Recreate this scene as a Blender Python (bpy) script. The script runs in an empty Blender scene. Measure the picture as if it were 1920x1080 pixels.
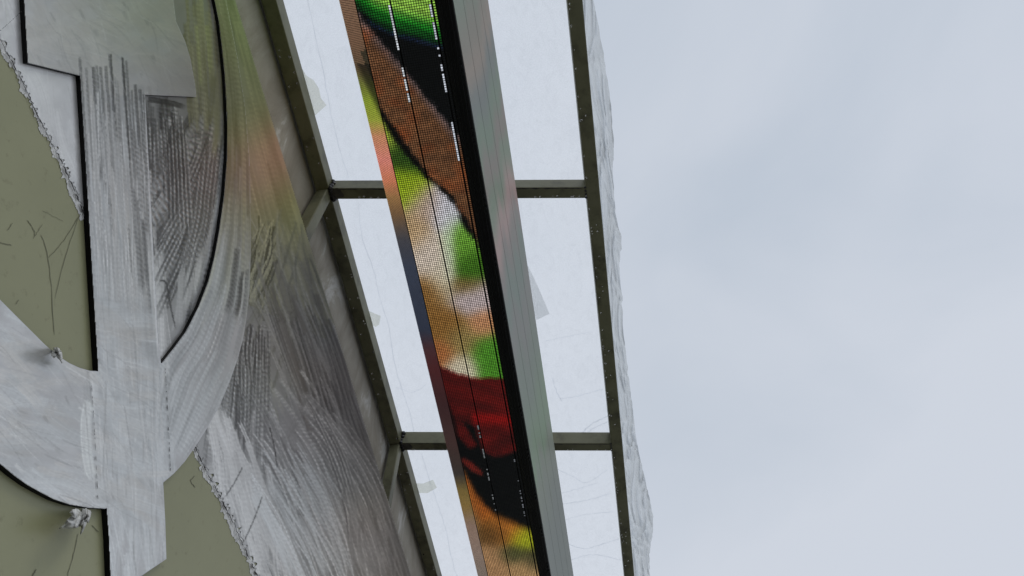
import bpy, bmesh, math, random
import numpy as np
from mathutils import Vector, Matrix, noise
from mathutils.geometry import tessellate_polygon
R = math.radians
random.seed(11)
scene = bpy.context.scene
COL = scene.collection

# ------------------------------------------------------------------ camera
# world frame: Y runs along the canopy rails, X across them (sign wall at -X), Z up
F_PX, PITCH, YAW = 1440.0, R(59.86), R(8.02)
CAM = Vector((0, 0, 1.6))
cam_d = bpy.data.cameras.new('camera')
cam = bpy.data.objects.new('camera', cam_d); COL.objects.link(cam)
cam_d.sensor_width = 36.0
cam_d.lens = F_PX / 1920 * 36.0
cam_d.clip_start = 0.02; cam_d.clip_end = 3000
cam.location = CAM
cam.rotation_euler = (R(90) + PITCH, 0, YAW)
scene.camera = cam

# ------------------------------------------------------------------ sky and sun (overcast)
SUN_EL, SUN_AZ = R(58), R(130)
world = bpy.data.worlds.new('World'); scene.world = world; world.use_nodes = True
nt = world.node_tree; nt.nodes.clear()
def wn(t): return nt.nodes.new(t)
sky = wn('ShaderNodeTexSky'); sky.sky_type = 'NISHITA'; sky.sun_disc = False
sky.sun_elevation = SUN_EL; sky.sun_rotation = SUN_AZ
bg1 = wn('ShaderNodeBackground'); bg1.inputs[1].default_value = 0.10
nt.links.new(sky.outputs[0], bg1.inputs[0])
tc = wn('ShaderNodeTexCoord')
mp = wn('ShaderNodeMapping'); mp.inputs['Scale'].default_value = (1.0, 1.0, 1.6); mp.inputs['Location'].default_value = (0.6, 3.1, 1.7)
nz = wn('ShaderNodeTexNoise'); nz.inputs['Scale'].default_value = 2.6; nz.inputs['Detail'].default_value = 7; nz.inputs['Roughness'].default_value = 0.47; nz.inputs['Distortion'].default_value = 0.4
rp = wn('ShaderNodeValToRGB')
rp.color_ramp.elements[0].position = 0.30; rp.color_ramp.elements[0].color = (0.545, 0.605, 0.690, 1)
rp.color_ramp.elements[1].position = 0.70; rp.color_ramp.elements[1].color = (0.655, 0.698, 0.772, 1)
bg2 = wn('ShaderNodeBackground'); bg2.inputs[1].default_value = 1.0
nt.links.new(tc.outputs['Generated'], mp.inputs[0]); nt.links.new(mp.outputs[0], nz.inputs[0])
sep = wn('ShaderNodeSeparateXYZ'); nt.links.new(tc.outputs['Generated'], sep.inputs[0])
mr = wn('ShaderNodeMapRange'); mr.inputs['From Min'].default_value = 1.0; mr.inputs['From Max'].default_value = 0.55; mr.inputs['To Min'].default_value = -0.20; mr.inputs['To Max'].default_value = 0.26
nt.links.new(sep.outputs[2], mr.inputs[0])
ad = wn('ShaderNodeMath'); ad.operation = 'ADD'; nt.links.new(nz.outputs[0], ad.inputs[0]); nt.links.new(mr.outputs[0], ad.inputs[1])
nt.links.new(ad.outputs[0], rp.inputs[0]); nt.links.new(rp.outputs[0], bg2.inputs[0])
mixw = wn('ShaderNodeMixShader'); mixw.inputs[0].default_value = 0.93
wo = wn('ShaderNodeOutputWorld')
nt.links.new(bg1.outputs[0], mixw.inputs[1]); nt.links.new(bg2.outputs[0], mixw.inputs[2]); nt.links.new(mixw.outputs[0], wo.inputs[0])

sun_d = bpy.data.lights.new('sun', 'SUN'); sun_d.energy = 0.9; sun_d.angle = R(25); sun_d.color = (1.0, 0.97, 0.93)
sun = bpy.data.objects.new('sun', sun_d); COL.objects.link(sun)
sdir = Vector((math.cos(SUN_EL) * math.sin(SUN_AZ), math.cos(SUN_EL) * math.cos(SUN_AZ), math.sin(SUN_EL)))
sun.rotation_euler = (-sdir).to_track_quat('-Z', 'Y').to_euler()
sun.location = (0, 0, 30)

vs = scene.view_settings
vs.view_transform = 'Standard'; vs.look = 'None'; vs.exposure = 0.0; vs.gamma = 1.0; vs.use_curve_mapping = False

# ------------------------------------------------------------------ geometry of the view, used to take sizes off the photograph
ROT = cam.rotation_euler.to_matrix()
def ray(px, py):
    return ROT @ Vector(((px - 960) / F_PX, -(py - 540) / F_PX, -1.0))
def on_x(px, py, X):
    r = ray(px, py); return CAM + r * (X / r.x)
def on_h(px, py, H):
    r = ray(px, py); return CAM + r * (H / r.z)
def to_px(p):
    q = ROT.transposed() @ (Vector(p) - CAM)
    return 960 + F_PX * q.x / -q.z, 540 - F_PX * q.y / -q.z
def lin(c):
    return tuple(((v / 255.0) / 12.92 if v / 255.0 <= 0.04045 else ((v / 255.0 + 0.055) / 1.055) ** 2.4) for v in c)

# ------------------------------------------------------------------ materials
def mat(name):
    m = bpy.data.materials.new(name); m.use_nodes = True
    n = m.node_tree.nodes; l = m.node_tree.links
    return m, n, l, n['Principled BSDF']
def noise_node(n, l, scale, detail=4, rough=0.55, stretch=None, coord='Object', dist=0.0):
    t = n.new('ShaderNodeTexCoord'); x = n.new('ShaderNodeTexNoise')
    x.inputs['Scale'].default_value = scale; x.inputs['Detail'].default_value = detail
    x.inputs['Roughness'].default_value = rough; x.inputs['Distortion'].default_value = dist
    if stretch:
        m = n.new('ShaderNodeMapping'); m.inputs['Scale'].default_value = stretch
        l.new(t.outputs[coord], m.inputs[0]); l.new(m.outputs[0], x.inputs[0])
    else:
        l.new(t.outputs[coord], x.inputs[0])
    return x
def ramp(n, l, src, stops):
    r = n.new('ShaderNodeValToRGB'); e = r.color_ramp.elements
    while len(e) < len(stops): e.new(0.5)
    for i, (p, c) in enumerate(stops):
        e[i].position = p; e[i].color = (*c, 1)
    l.new(src, r.inputs[0]); return r
def bump(n, l, src, bsdf, strength, dist=0.002):
    b = n.new('ShaderNodeBump'); b.inputs['Strength'].default_value = strength; b.inputs['Distance'].default_value = dist
    l.new(src, b.inputs['Height']); l.new(b.outputs[0], bsdf.inputs['Normal']); return b
M = {}
def simple(name, col, rough=0.5, metal=0.0, var=0.12, scale=30, bmp=0.15, stretch=None, spec=0.5):
    m, n, l, b = mat(name)
    x = noise_node(n, l, scale, 5, 0.6, stretch)
    r = ramp(n, l, x.outputs[0], [(0.28, tuple(c * (1 - var) for c in col)), (0.72, tuple(min(1, c * (1 + var)) for c in col))])
    l.new(r.outputs[0], b.inputs['Base Color'])
    b.inputs['Roughness'].default_value = rough; b.inputs['Metallic'].default_value = metal
    b.inputs['Specular IOR Level'].default_value = spec
    if bmp: bump(n, l, x.outputs[0], b, bmp)
    M[name] = m; return m
# olive primer on the steel tubes, with grime
m, n, l, b = mat('olive_steel')
x = noise_node(n, l, 9, 6, 0.65); x2 = noise_node(n, l, 120, 3, 0.6)
r = ramp(n, l, x.outputs[0], [(0.32, (0.085, 0.083, 0.055)), (0.5, (0.165, 0.164, 0.102)), (0.75, (0.195, 0.195, 0.13))])
l.new(r.outputs[0], b.inputs['Base Color']); b.inputs['Roughness'].default_value = 0.5; b.inputs['Specular IOR Level'].default_value = 0.25
bump(n, l, x2.outputs[0], b, 0.12, 0.001); M['steel'] = m
# olive sign sheet
m, n, l, b = mat('olive_sheet')
x = noise_node(n, l, 3.0, 6, 0.6); x2 = noise_node(n, l, 45, 4, 0.7)
r = ramp(n, l, x.outputs[0], [(0.3, (0.265, 0.267, 0.150)), (0.7, (0.315, 0.315, 0.180))])
r2 = ramp(n, l, x2.outputs[0], [(0.27, (0.55, 0.52, 0.45)), (0.40, (1, 1, 1))])
mx = n.new('ShaderNodeMixRGB'); mx.blend_type = 'MULTIPLY'; mx.inputs[0].default_value = 0.45
l.new(r.outputs[0], mx.inputs[1]); l.new(r2.outputs[0], mx.inputs[2]); l.new(mx.outputs[0], b.inputs['Base Color'])
b.inputs['Roughness'].default_value = 0.38; bump(n, l, x.outputs[0], b, 0.06, 0.004); M['olive'] = m
simple('black_edge', (0.004, 0.004, 0.004), 0.6, bmp=0, spec=0.15)
simple('black_dash', (0.025, 0.022, 0.02), 0.8, bmp=0)
simple('scratch', (0.135, 0.135, 0.08), 0.6, bmp=0)
simple('torn_paint', (0.62, 0.62, 0.60), 0.5, 0.0, var=0.35, scale=70, bmp=0.5)
# silver paint: tone set per brush mark, some screen reflection painted into it
def silver(name, metal, rough, attr, stretch_noise):
    m, n, l, b = mat(name)
    if attr:
        a = n.new('ShaderNodeAttribute'); a.attribute_name = 'tone'
        l.new(a.outputs['Color'], b.inputs['Base Color'])
        x2 = noise_node(n, l, 420, 3, 0.6); bump(n, l, x2.outputs[0], b, 0.10, 0.0006)
    else:
        x = noise_node(n, l, 5, 6, 0.6, stretch_noise, dist=0.6); x2 = noise_node(n, l, 60, 4, 0.7, (1, 1.0, 0.22))
        r = ramp(n, l, x.outputs[0], [(0.3, (0.56, 0.56, 0.57)), (0.7, (0.68, 0.68, 0.69))])
        l.new(r.outputs[0], b.inputs['Base Color'])
        bump(n, l, x2.outputs[0], b, 0.35, 0.0012)
    b.inputs['Metallic'].default_value = metal; b.inputs['Roughness'].default_value = rough
    M[name] = m
silver('silver_coat', 0.45, 0.36, False, (1, 1, 1))
silver('silver_strokes', 0.45, 0.34, True, None)
# plaster of the wall behind, with runs of lime
m, n, l, b = mat('plaster')
x = noise_node(n, l, 4, 7, 0.68, (1, 1.0, 0.35), dist=0.8); x2 = noise_node(n, l, 55, 5, 0.6)
r = ramp(n, l, x.outputs[0], [(0.36, (0.26, 0.235, 0.19)), (0.54, (0.36, 0.335, 0.285)), (0.60, (0.52, 0.51, 0.48)), (0.75, (0.62, 0.62, 0.60))])
l.new(r.outputs[0], b.inputs['Base Color']); b.inputs['Roughness'].default_value = 0.8; bump(n, l, x2.outputs[0], b, 0.35, 0.003); M['plaster'] = m
simple('led_black', (0.005, 0.006, 0.007), 0.45, bmp=0, spec=0.2)
simple('weld', (0.045, 0.045, 0.05), 0.35, 0.6, var=0.7, scale=60, bmp=0.6)
simple('burn', (0.05, 0.047, 0.04), 0.5, var=0.6, scale=40, bmp=0.2)
simple('pavement', (0.24, 0.235, 0.22), 0.85, var=0.2, scale=3, bmp=0.3)
simple('hanger', (0.2, 0.2, 0.2), 0.4, 0.8)
# light-emitting picture elements, colour per diode
def led_mat(name, strength, base=(0.01, 0.01, 0.01), rough=0.4):
    m, n, l, b = mat(name)
    a = n.new('ShaderNodeAttribute'); a.attribute_name = 'tone'
    l.new(a.outputs['Color'], b.inputs['Emission Color']); b.inputs['Emission Strength'].default_value = strength
    b.inputs['Base Color'].default_value = (*base, 1); b.inputs['Roughness'].default_value = rough; b.inputs['Specular IOR Level'].default_value = 0.2
    M[name] = m
led_mat('led_diode', 1.0)
led_mat('led_side', 1.0)
led_mat('led_edge_face', 1.0, (0.160, 0.174, 0.160), 0.5)
# thin plastic film
def film(name, tr, col, gloss, bs, scale):
    m, n, l, b = mat(name); out = n['Material Output']; n.remove(b)
    t = n.new('ShaderNodeBsdfTransparent'); t.inputs[0].default_value = (0.97, 0.98, 0.99, 1)
    u = n.new('ShaderNodeBsdfTranslucent'); u.inputs[0].default_value = (*col, 1)
    d = n.new('ShaderNodeBsdfDiffuse'); d.inputs[0].default_value = (*col, 1)
    g = n.new('ShaderNodeBsdfGlossy'); g.inputs[1].default_value = 0.18
    x = noise_node(n, l, scale, 6, 0.62, (1, 0.55, 1), dist=0.5)
    bp = n.new('ShaderNodeBump'); bp.inputs['Strength'].default_value = bs; bp.inputs['Distance'].default_value = 0.004
    l.new(x.outputs[0], bp.inputs['Height'])
    for s in (u, d, g): l.new(bp.outputs[0], s.inputs['Normal'])
    tcn = noise_node(n, l, scale * 1.6, 8, 0.7, (1, 0.6, 1), dist=1.2)
    tr_ = ramp(n, l, tcn.outputs[0], [(0.35, tuple(c * 0.93 for c in col)), (0.5, col), (0.68, tuple(min(1, c * 1.02) for c in col))]); l.new(tr_.outputs[0], u.inputs[0])
    fine = noise_node(n, l, 260, 2, 0.6)
    fr = ramp(n, l, fine.outputs[0], [(0.35, (tr * 0.9,) * 3), (0.65, (min(1, tr * 1.1),) * 3)])
    m1 = n.new('ShaderNodeMixShader'); m1.inputs[0].default_value = 0.10; l.new(u.outputs[0], m1.inputs[1]); l.new(d.outputs[0], m1.inputs[2])
    m2 = n.new('ShaderNodeMixShader'); l.new(fr.outputs[0], m2.inputs[0]); l.new(m1.outputs[0], m2.inputs[1]); l.new(t.outputs[0], m2.inputs[2])
    m3 = n.new('ShaderNodeMixShader'); m3.inputs[0].default_value = gloss; l.new(m2.outputs[0], m3.inputs[1]); l.new(g.outputs[0], m3.inputs[2])
    l.new(m3.outputs[0], out.inputs[0]); M[name] = m
film('film', 0.40, (0.90, 0.91, 0.925), 0.02, 0.6, 14)
film('film_crumpled', 0.20, (0.64, 0.67, 0.69), 0.14, 0.8, 40)
film('film_crease', 0.25, (0.66, 0.69, 0.73), 0.05, 0.3, 60)
film('tape', 0.55, (0.86, 0.86, 0.77), 0.06, 0.6, 50)
film('tape_grey', 0.5, (0.83, 0.84, 0.84), 0.05, 0.9, 160)
m, n, l, b = mat('water'); b.inputs['Base Color'].default_value = (1, 1, 1, 1); b.inputs['Roughness'].default_value = 0.03
b.inputs['Transmission Weight'].default_value = 1.0; b.inputs['IOR'].default_value = 1.33; M['water'] = m

# ------------------------------------------------------------------ object helpers
def link(name, me, material=None, parent=None, **props):
    o = bpy.data.objects.new(name, me); COL.objects.link(o)
    if material: me.materials.append(M[material])
    if parent: o.parent = parent
    for k, v in props.items(): o[k] = v
    return o
def empty(name, label, cat, loc=(0, 0, 0), group=None):
    o = bpy.data.objects.new(name, None); COL.objects.link(o); o.empty_display_size = 0.1
    o.location = loc; o['label'] = label; o['category'] = cat
    if group: o['group'] = group
    return o
def mesh_of(verts, faces, name='mesh', smooth=False, tones=None, uvs=None):
    me = bpy.data.meshes.new(name); me.from_pydata([tuple(v) for v in verts], [], faces); me.update()
    if smooth: me.polygons.foreach_set('use_smooth', [True] * len(me.polygons))
    if tones is not None:
        ca = me.color_attributes.new('tone', 'FLOAT_COLOR', 'POINT')
        arr = np.ones((len(verts), 4), dtype=np.float32); arr[:, :3] = np.array(tones, dtype=np.float32)
        ca.data.foreach_set('color', arr.ravel())
    if uvs is not None:
        ul = me.uv_layers.new(name='UVMap'); idx = np.empty(len(me.loops), dtype=np.int32)
        me.loops.foreach_get('vertex_index', idx)
        ul.data.foreach_set('uv', np.array(uvs, dtype=np.float32)[idx].ravel())
    return me
def tube(p0, p1, w, h, up=Vector((0, 0, 1)), bev=0.004):
    """square tube from p0 to p1 (its axis), w across, h along up"""
    p0, p1 = Vector(p0), Vector(p1); d = (p1 - p0); L = d.length; d.normalize()
    s = d.cross(up).normalized(); u = s.cross(d).normalized()
    bm = bmesh.new(); bmesh.ops.create_cube(bm, size=1.0)
    mt = Matrix((( s.x * w, d.x * L, u.x * h, (p0.x + p1.x) / 2), (s.y * w, d.y * L, u.y * h, (p0.y + p1.y) / 2), (s.z * w, d.z * L, u.z * h, (p0.z + p1.z) / 2), (0, 0, 0, 1)))
    bmesh.ops.transform(bm, matrix=mt, verts=bm.verts)
    if bev: bmesh.ops.bevel(bm, geom=list(bm.edges), offset=bev, segments=2, affect='EDGES', profile=0.5)
    bmesh.ops.recalc_face_normals(bm, faces=bm.faces)
    me = bpy.data.meshes.new('tube'); bm.to_mesh(me); bm.free(); return me
def inside(poly, x, y):
    c = False; j = len(poly) - 1
    for i in range(len(poly)):
        xi, yi = poly[i]; xj, yj = poly[j]
        if (yi > y) != (yj > y) and x < (xj - xi) * (y - yi) / (yj - yi) + xi: c = not c
        j = i
    return c
def interp(pts, t):
    """point along a polyline, t in 0..1"""
    ls = [math.dist(pts[i], pts[i + 1]) for i in range(len(pts) - 1)]; L = sum(ls) * t
    for i, s in enumerate(ls):
        if L <= s or i == len(ls) - 1:
            k = L / s if s else 0
            return (pts[i][0] + (pts[i + 1][0] - pts[i][0]) * k, pts[i][1] + (pts[i + 1][1] - pts[i][1]) * k)
        L -= s
def smooth_line(pts, n):
    out = []
    P = [pts[0]] + list(pts) + [pts[-1]]
    m = len(pts) - 1
    for i in range(n + 1):
        t = i / n * m; k = min(int(t), m - 1); u = t - k
        a, b_, c, d = P[k], P[k + 1], P[k + 2], P[k + 3]
        out.append(tuple(0.5 * (2 * b_[j] + (c[j] - a[j]) * u + (2 * a[j] - 5 * b_[j] + 4 * c[j] - d[j]) * u * u + (3 * b_[j] - a[j] - 3 * c[j] + d[j]) * u ** 3) for j in (0, 1)))
    return out

# ================================================================== SETTING
g = 400
link('ground', mesh_of([(-g, -g, 0), (g, -g, 0), (g, g, 0), (-g, g, 0)], [(0, 1, 2, 3)]), 'pavement', kind='structure')

# ================================================================== CANOPY FRAME
H = 3.0                      # underside of the tubes above the lens
ZB = CAM.z + H
TH, TW = 0.09, 0.05
xl_in = on_h(669, 540, H).x  # left rail, inner lower edge
xl_out = on_h(645, 540, H).x
xr_in = on_h(1117, 540, H).x
xr_out = on_h(1141, 540, H).x
Y0, Y1 = -1.1, 5.9
frame = empty('canopy_frame', 'olive green welded steel tube frame carrying the plastic canopy', 'frame', (0, 0, ZB))
def fpart(name, me, material='steel'):
    o = link(name, me, material, frame); o.matrix_parent_inverse = Matrix.Translation((0, 0, -ZB)); return o
fpart('rail', tube(((xl_in + xl_out) / 2, Y0, ZB + TH / 2), ((xl_in + xl_out) / 2, Y1, ZB + TH / 2), abs(xl_in - xl_out), TH))
fpart('rail', tube(((xr_in + xr_out) / 2, Y0, ZB + TH / 2), ((xr_in + xr_out) / 2, Y1, ZB + TH / 2), abs(xr_in - xr_out), TH))
# cross bars (near lower edge read at both ends), drawn a little askew to the rails
bars = []
for (yl, yr) in ((353, 351.5), (831, 832)):
    a = on_h(700, yl, H); c = on_h(1100, yr, H); bars.append((a, c))
dy = bars[1][0].y - bars[0][0].y
def bar_line(k):
    a, c = bars[k] if k in (0, 1) else (None, None)
    if a is None:
        s = -dy if k == -1 else dy
        a, c = bars[0 if k == -1 else 1]; a = a + Vector((0, s, 0)); c = c + Vector((0, s, 0))
    sl = (c.y - a.y) / (c.x - a.x)
    f = lambda x: a.y + sl * (x - a.x)
    return f, sl
joints = []
for k in (-1, 0, 1, 2):
    f, sl = bar_line(k)
    xa, xb = xl_in + 0.001, xr_in - 0.001
    off = TW / 2 / math.cos(math.atan(sl))
    fpart('crossbar', tube((xa, f(xa) + off, ZB + TH / 2 + 0.001), (xb, f(xb) + off, ZB + TH / 2 + 0.001), TW, TH - 0.002, bev=0.003))
    joints.append((xl_in, f(xa) + off, xr_in, f(xb) + off))
    # post below the joint
    px = (xl_in + xl_out) / 2
    fpart('post', tube((px - 0.001, f(xa) + off, ZB - 0.002), (px - 0.001, f(xa) + off, 0.0), 0.05, 0.052, up=Vector((0, 1, 0))))
# weld beads
def lump(name, c, r, seed, parent_fn, material, sq=(1, 1, 1), sub=3, amp=0.35):
    bm = bmesh.new(); bmesh.ops.create_icosphere(bm, subdivisions=sub, radius=1)
    for v in bm.verts:
        k = 1 + amp * noise.noise(v.co * 2.3 + Vector((seed * 3.1, seed, 0))) + amp * 0.5 * noise.noise(v.co * 6 + Vector((seed, 0, seed)))
        v.co = Vector((v.co.x * sq[0], v.co.y * sq[1], v.co.z * sq[2])) * (r * k) + Vector(c)
    for f_ in bm.faces: f_.smooth = True
    me = bpy.data.meshes.new('lump'); bm.to_mesh(me); bm.free(); return parent_fn(name, me, material)
sd = 1
for (xa, ya, xb, yb) in joints:
    for dyy in (-TW / 2, TW / 2):
        for k in range(4):
            lump('weld_bead', (xa + 0.004 + random.uniform(-.003, .006), ya + dyy + random.uniform(-.004, .004), ZB + 0.004 + k * TH / 4), random.uniform(0.009, 0.015), sd, fpart, 'weld', sub=2); sd += 1
    for k in range(4):
        lump('weld_bead', (xa + 0.003, ya - TW / 2 + k * TW / 3.2, ZB + 0.001), random.uniform(0.006, 0.010), sd, fpart, 'weld', sq=(1, 1, .6), sub=2); sd += 1
        lump('weld_bead', (xb - 0.002, yb - TW / 2 + k * TW / 3.2, ZB + 0.0005), random.uniform(0.004, 0.006), sd, fpart, 'weld', sq=(1, 1, .5), sub=2); sd += 1
for k in (0, 1):
    f, sl = bar_line(k); V_, F_ = [], []; n_ = 150
    for i in range(n_ + 1):
        x = xl_in + .01 + (xr_in - xl_in - .012) * i / n_; w0 = .003 + .003 * noise.noise(Vector((x * 30, k * 7, 0))); w1 = .006 + .004 * noise.noise(Vector((x * 45, k * 7 + 3, 0)))
        V_ += [(x, f(x) + w0, ZB + .0013), (x, f(x) + max(w0 + .0008, w1), ZB + .0013)]
    for i in range(n_): F_.append((2 * i, 2 * i + 1, 2 * i + 3, 2 * i + 2))
    fpart('weld_seam', mesh_of(V_, F_), 'weld')
for (xa, ya, xb, yb) in joints:
    for (cx0, cy0, zz, rr_) in ((xa + .02, ya, ZB + .0009, .034), (xa - .02, ya, ZB - .0007, .04)):
        V_ = [(cx0, cy0, zz)]; n_ = 26
        for i in range(n_):
            a = i / n_ * 6.283; q = rr_ * (1 + .5 * noise.noise(Vector((math.cos(a) * 1.5, math.sin(a) * 1.5, cy0 * 9))))
            V_.append((cx0 + math.cos(a) * q * (1 if cx0 > xa else .55), cy0 + max(-.022, min(.022, math.sin(a) * q)), zz))
        fpart('burn_mark', mesh_of(V_, [(0, 1 + (i + 1) % n_, 1 + i) for i in range(n_)]), 'burn')
# water drops hanging under the tubes
vv, ff = [], []
def drop(c, r):
    b0 = len(vv); n_ = 8
    for (k, zz) in ((1.0, 0.0), (0.82, -0.42), (0.42, -0.72)):
        for i in range(n_):
            a_ = i / n_ * 2 * math.pi; vv.append((c[0] + math.cos(a_) * r * k, c[1] + math.sin(a_) * r * k, c[2] + zz * r))
    vv.append((c[0], c[1], c[2] - 0.8 * r))
    for q in range(2):
        for i in range(n_):
            j = (i + 1) % n_; ff.append((b0 + q * n_ + j, b0 + q * n_ + i, b0 + (q + 1) * n_ + i, b0 + (q + 1) * n_ + j))
    for i in range(n_): ff.append((b0 + 2 * n_ + (i + 1) % n_, b0 + 2 * n_ + i, b0 + 3 * n_))
    ff.append(tuple(b0 + i for i in range(n_)))
for i in range(80):
    y = random.uniform(0.3, 3.7)
    drop((xr_in + random.choice((0.008, 0.008, 0.012, 0.03)) + random.uniform(-.002, .003), y, ZB - 0.0004), random.uniform(0.0022, 0.0045))
for i in range(60):
    drop((xl_in - random.choice((0.008, 0.042)) + random.uniform(-.003, .003), random.uniform(0.3, 3.7), ZB - 0.0004), random.uniform(0.0025, 0.0055))
for (xa, ya, xb, yb) in joints[1:3]:
    for i in range(22):
        t = random.uniform(0.05, 0.98); drop((xa + (xb - xa) * t, ya + (yb - ya) * t + TW / 2 - 0.008 + random.uniform(-.004, .003), ZB + 0.0006), random.uniform(0.0025, 0.005))
o = fpart('water_droplets', mesh_of(vv, ff, smooth=True), 'water'); o['kind'] = 'stuff'

# ================================================================== WALL BEHIND THE POSTS
wx = xl_out - 0.012
rear = link('rear_wall', tube((wx - 0.1, Y0 - 2, (ZB + 0.07) / 2), (wx - 0.1, Y1 + 2, (ZB + 0.07) / 2), 0.2, ZB + 0.07, bev=0.01), 'plaster',
            label='beige plastered wall with whitish runs, behind the steel posts', category='wall')

# ================================================================== SIGN PANEL
XP = -0.78                    # face of the sign sheet
T_LET = 0.0095                # letter plate thickness
ZT = on_x(600, 521, XP).z     # its top edge
sign = empty('sign_panel', 'olive sign board with raised silver letter, coated in rough silver brush strokes', 'sign', (XP, 0, 0))
def spart(name, me, material, parent=None):
    o = link(name, me, material, parent or sign)
    if parent is None: o.matrix_parent_inverse = Matrix.Translation((-XP, 0, 0))
    return o
spart('sheet', tube((XP - 0.03, Y0, (ZT + 0.9) / 2), (XP - 0.03, Y1, (ZT + 0.9) / 2), 0.06, ZT - 0.9, bev=0.002), 'olive')
for (xa, ya, xb, yb) in joints:   # stand-off brackets from the posts
    for zz in (1.4, 2.4, 3.2):
        spart('bracket', tube((xl_in - 0.001, ya, zz), (XP - 0.061, ya, zz), 0.04, 0.04), 'steel')

LET = [(43, -60), (45, 0), (52, 118), (150, 142), (160, 300), (166, 400), (175, 550), (184, 696),
       (168, 695), (150, 690), (130, 681), (110, 668), (85, 647), (60, 622), (30, 592), (0, 562), (-40, 508), (-80, 440),
       (-250, 560), (-150, 712), (-60, 818), (-25, 850), (0, 870), (25, 891), (50, 909), (75, 923), (100, 936), (130, 946), (165, 952), (200, 954),
       (204, 1010), (207, 1085), (208, 1118), (265, 1080), (312, 1048), (310, 980), (306, 905), (326, 888), (346, 866), (368, 835), (390, 800), (412, 760), (430, 718), (445, 675), (456, 635), (463, 590), (468, 540),
       (470, 480), (470, 400), (468, 300), (460, 200), (446, 110), (432, 40), (412, -60),
       (388, -60), (402, 0), (410, 40), (416, 90), (421, 140), (424, 190), (426, 240), (425, 300), (420, 365), (411, 430), (402, 480), (390, 528), (372, 575), (348, 622), (326, 652), (302, 682),
       (297, 640), (290, 520), (284, 400), (278, 290), (272, 178), (320, 180), (368, 182), (366, 160), (357, 110), (347, 77), (330, 40), (318, -60)]
def px2sign(p, off): return on_x(p[0], p[1], XP + off)
fr_ = [px2sign(p, T_LET) for p in LET]
tri = tessellate_polygon([[Vector((v.y, v.z, 0)) for v in fr_]])
spart('letter', mesh_of(fr_, [tuple(t) for t in tri]), 'silver_coat')
nL = len(fr_)
sv = [v.copy() for v in fr_] + [Vector((XP, v.y, v.z)) for v in fr_]
spart('letter_edge', mesh_of(sv, [(i, (i + 1) % nL, nL + (i + 1) % nL, nL + i) for i in range(nL)]), 'black_edge')

# silver coats brushed straight on the sheet
def jag(pts, step, amp, seed, nrm=1):
    """ragged version of a polyline"""
    rnd = random.Random(seed); out = []
    L = sum(math.dist(pts[i], pts[i + 1]) for i in range(len(pts) - 1)); n_ = int(L / step)
    for i in range(n_ + 1):
        p = interp(pts, i / n_); q = interp(pts, min(1, i / n_ + 0.01)); q0 = interp(pts, max(0, i / n_ - 0.01))
        dx, dy_ = q[0] - q0[0], q[1] - q0[1]; d_ = math.hypot(dx, dy_) or 1
        k = rnd.uniform(-0.25, 1) ** 3 * amp if rnd.random() < 0.8 else rnd.uniform(0.5, 1.3) * amp
        out.append((p[0] - dy_ / d_ * k * nrm, p[1] + dx / d_ * k * nrm))
    return out
TEAR_A = [(-8, 62), (0, 74), (12, 100), (28, 128), (42, 158), (58, 190), (72, 222), (88, 254), (106, 288), (122, 322), (136, 352), (150, 385), (158, 410)]
TEAR_B = [(362, 832), (374, 862), (392, 896), (408, 926), (424, 958), (442, 996), (458, 1030), (476, 1070), (494, 1110)]
REG_A = [(-60, -60)] + [(70, -60), (70, 100), (165, 128), (178, 300), (180, 420)] + TEAR_A[::-1] + [(-60, -20)]
REG_B = [(260, 150), (300, -60), (425, -60), (445, 100), (450, 300), (430, 460), (380, 620), (300, 720), (270, 500)]
EDGE = lambda y: to_px((XP, on_x(436 + 0.306 * y, y, XP).y, ZT - 0.002))
REG_C = [(330, 860), (440, 640), (455, 500), (455, 300), (445, 150), (410, -80), (408, -80)] + [(430 + 0.3065 * y - 0, y) for y in (-60, 200, 500, 800, 1140)] + TEAR_B[::-1]
def zclamp(v):
    if v.z > ZT - 0.001: v = Vector((v.x, v.y, ZT - 0.001))
    return v
def sheet_patch(name, poly, off, material):
    vs_ = [zclamp(px2sign(p, off)) for p in poly]
    t_ = tessellate_polygon([[Vector((v.y, v.z, 0)) for v in vs_]])
    return spart(name, mesh_of(vs_, [tuple(t) for t in t_]), material)
ra = [(-60, -60), (70, -60), (70, 100), (165, 128), (178, 300), (180, 420)] + jag(TEAR_A[::-1], 3.5, 7, 3, 1) + [(-60, -20)]
sheet_patch('silver_coat', ra, 0.0010, 'silver_coat')
sheet_patch('silver_coat', REG_B, 0.0008, 'silver_coat')
rc = REG_C[:-len(TEAR_B)] + jag(TEAR_B[::-1], 3.5, 10, 5, 1)
sheet_patch('silver_coat', rc, 0.0009, 'silver_coat')

# ragged lips and dark splits along the torn edges
def ribbon(lines, off, lift=0.0):
    V_, F_ = [], []
    for (pts, w) in lines:
        n_ = len(pts); b0 = len(V_)
        for i, p in enumerate(pts):
            q = pts[min(n_ - 1, i + 1)]; q0 = pts[max(0, i - 1)]
            dx, dy_ = q[0] - q0[0], q[1] - q0[1]; d_ = math.hypot(dx, dy_) or 1
            ww = w * (0.35 if i in (0, n_ - 1) else random.uniform(0.7, 1.2))
            V_.append(zclamp(px2sign((p[0] - dy_ / d_ * ww / 2, p[1] + dx / d_ * ww / 2), off)))
            V_.append(zclamp(px2sign((p[0] + dy_ / d_ * ww / 2, p[1] - dx / d_ * ww / 2), off + lift)))
        for i in range(n_ - 1): F_.append((b0 + 2 * i, b0 + 2 * i + 1, b0 + 2 * i + 3, b0 + 2 * i + 2))
    return mesh_of(V_, F_)
rnd = random.Random(8)
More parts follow.
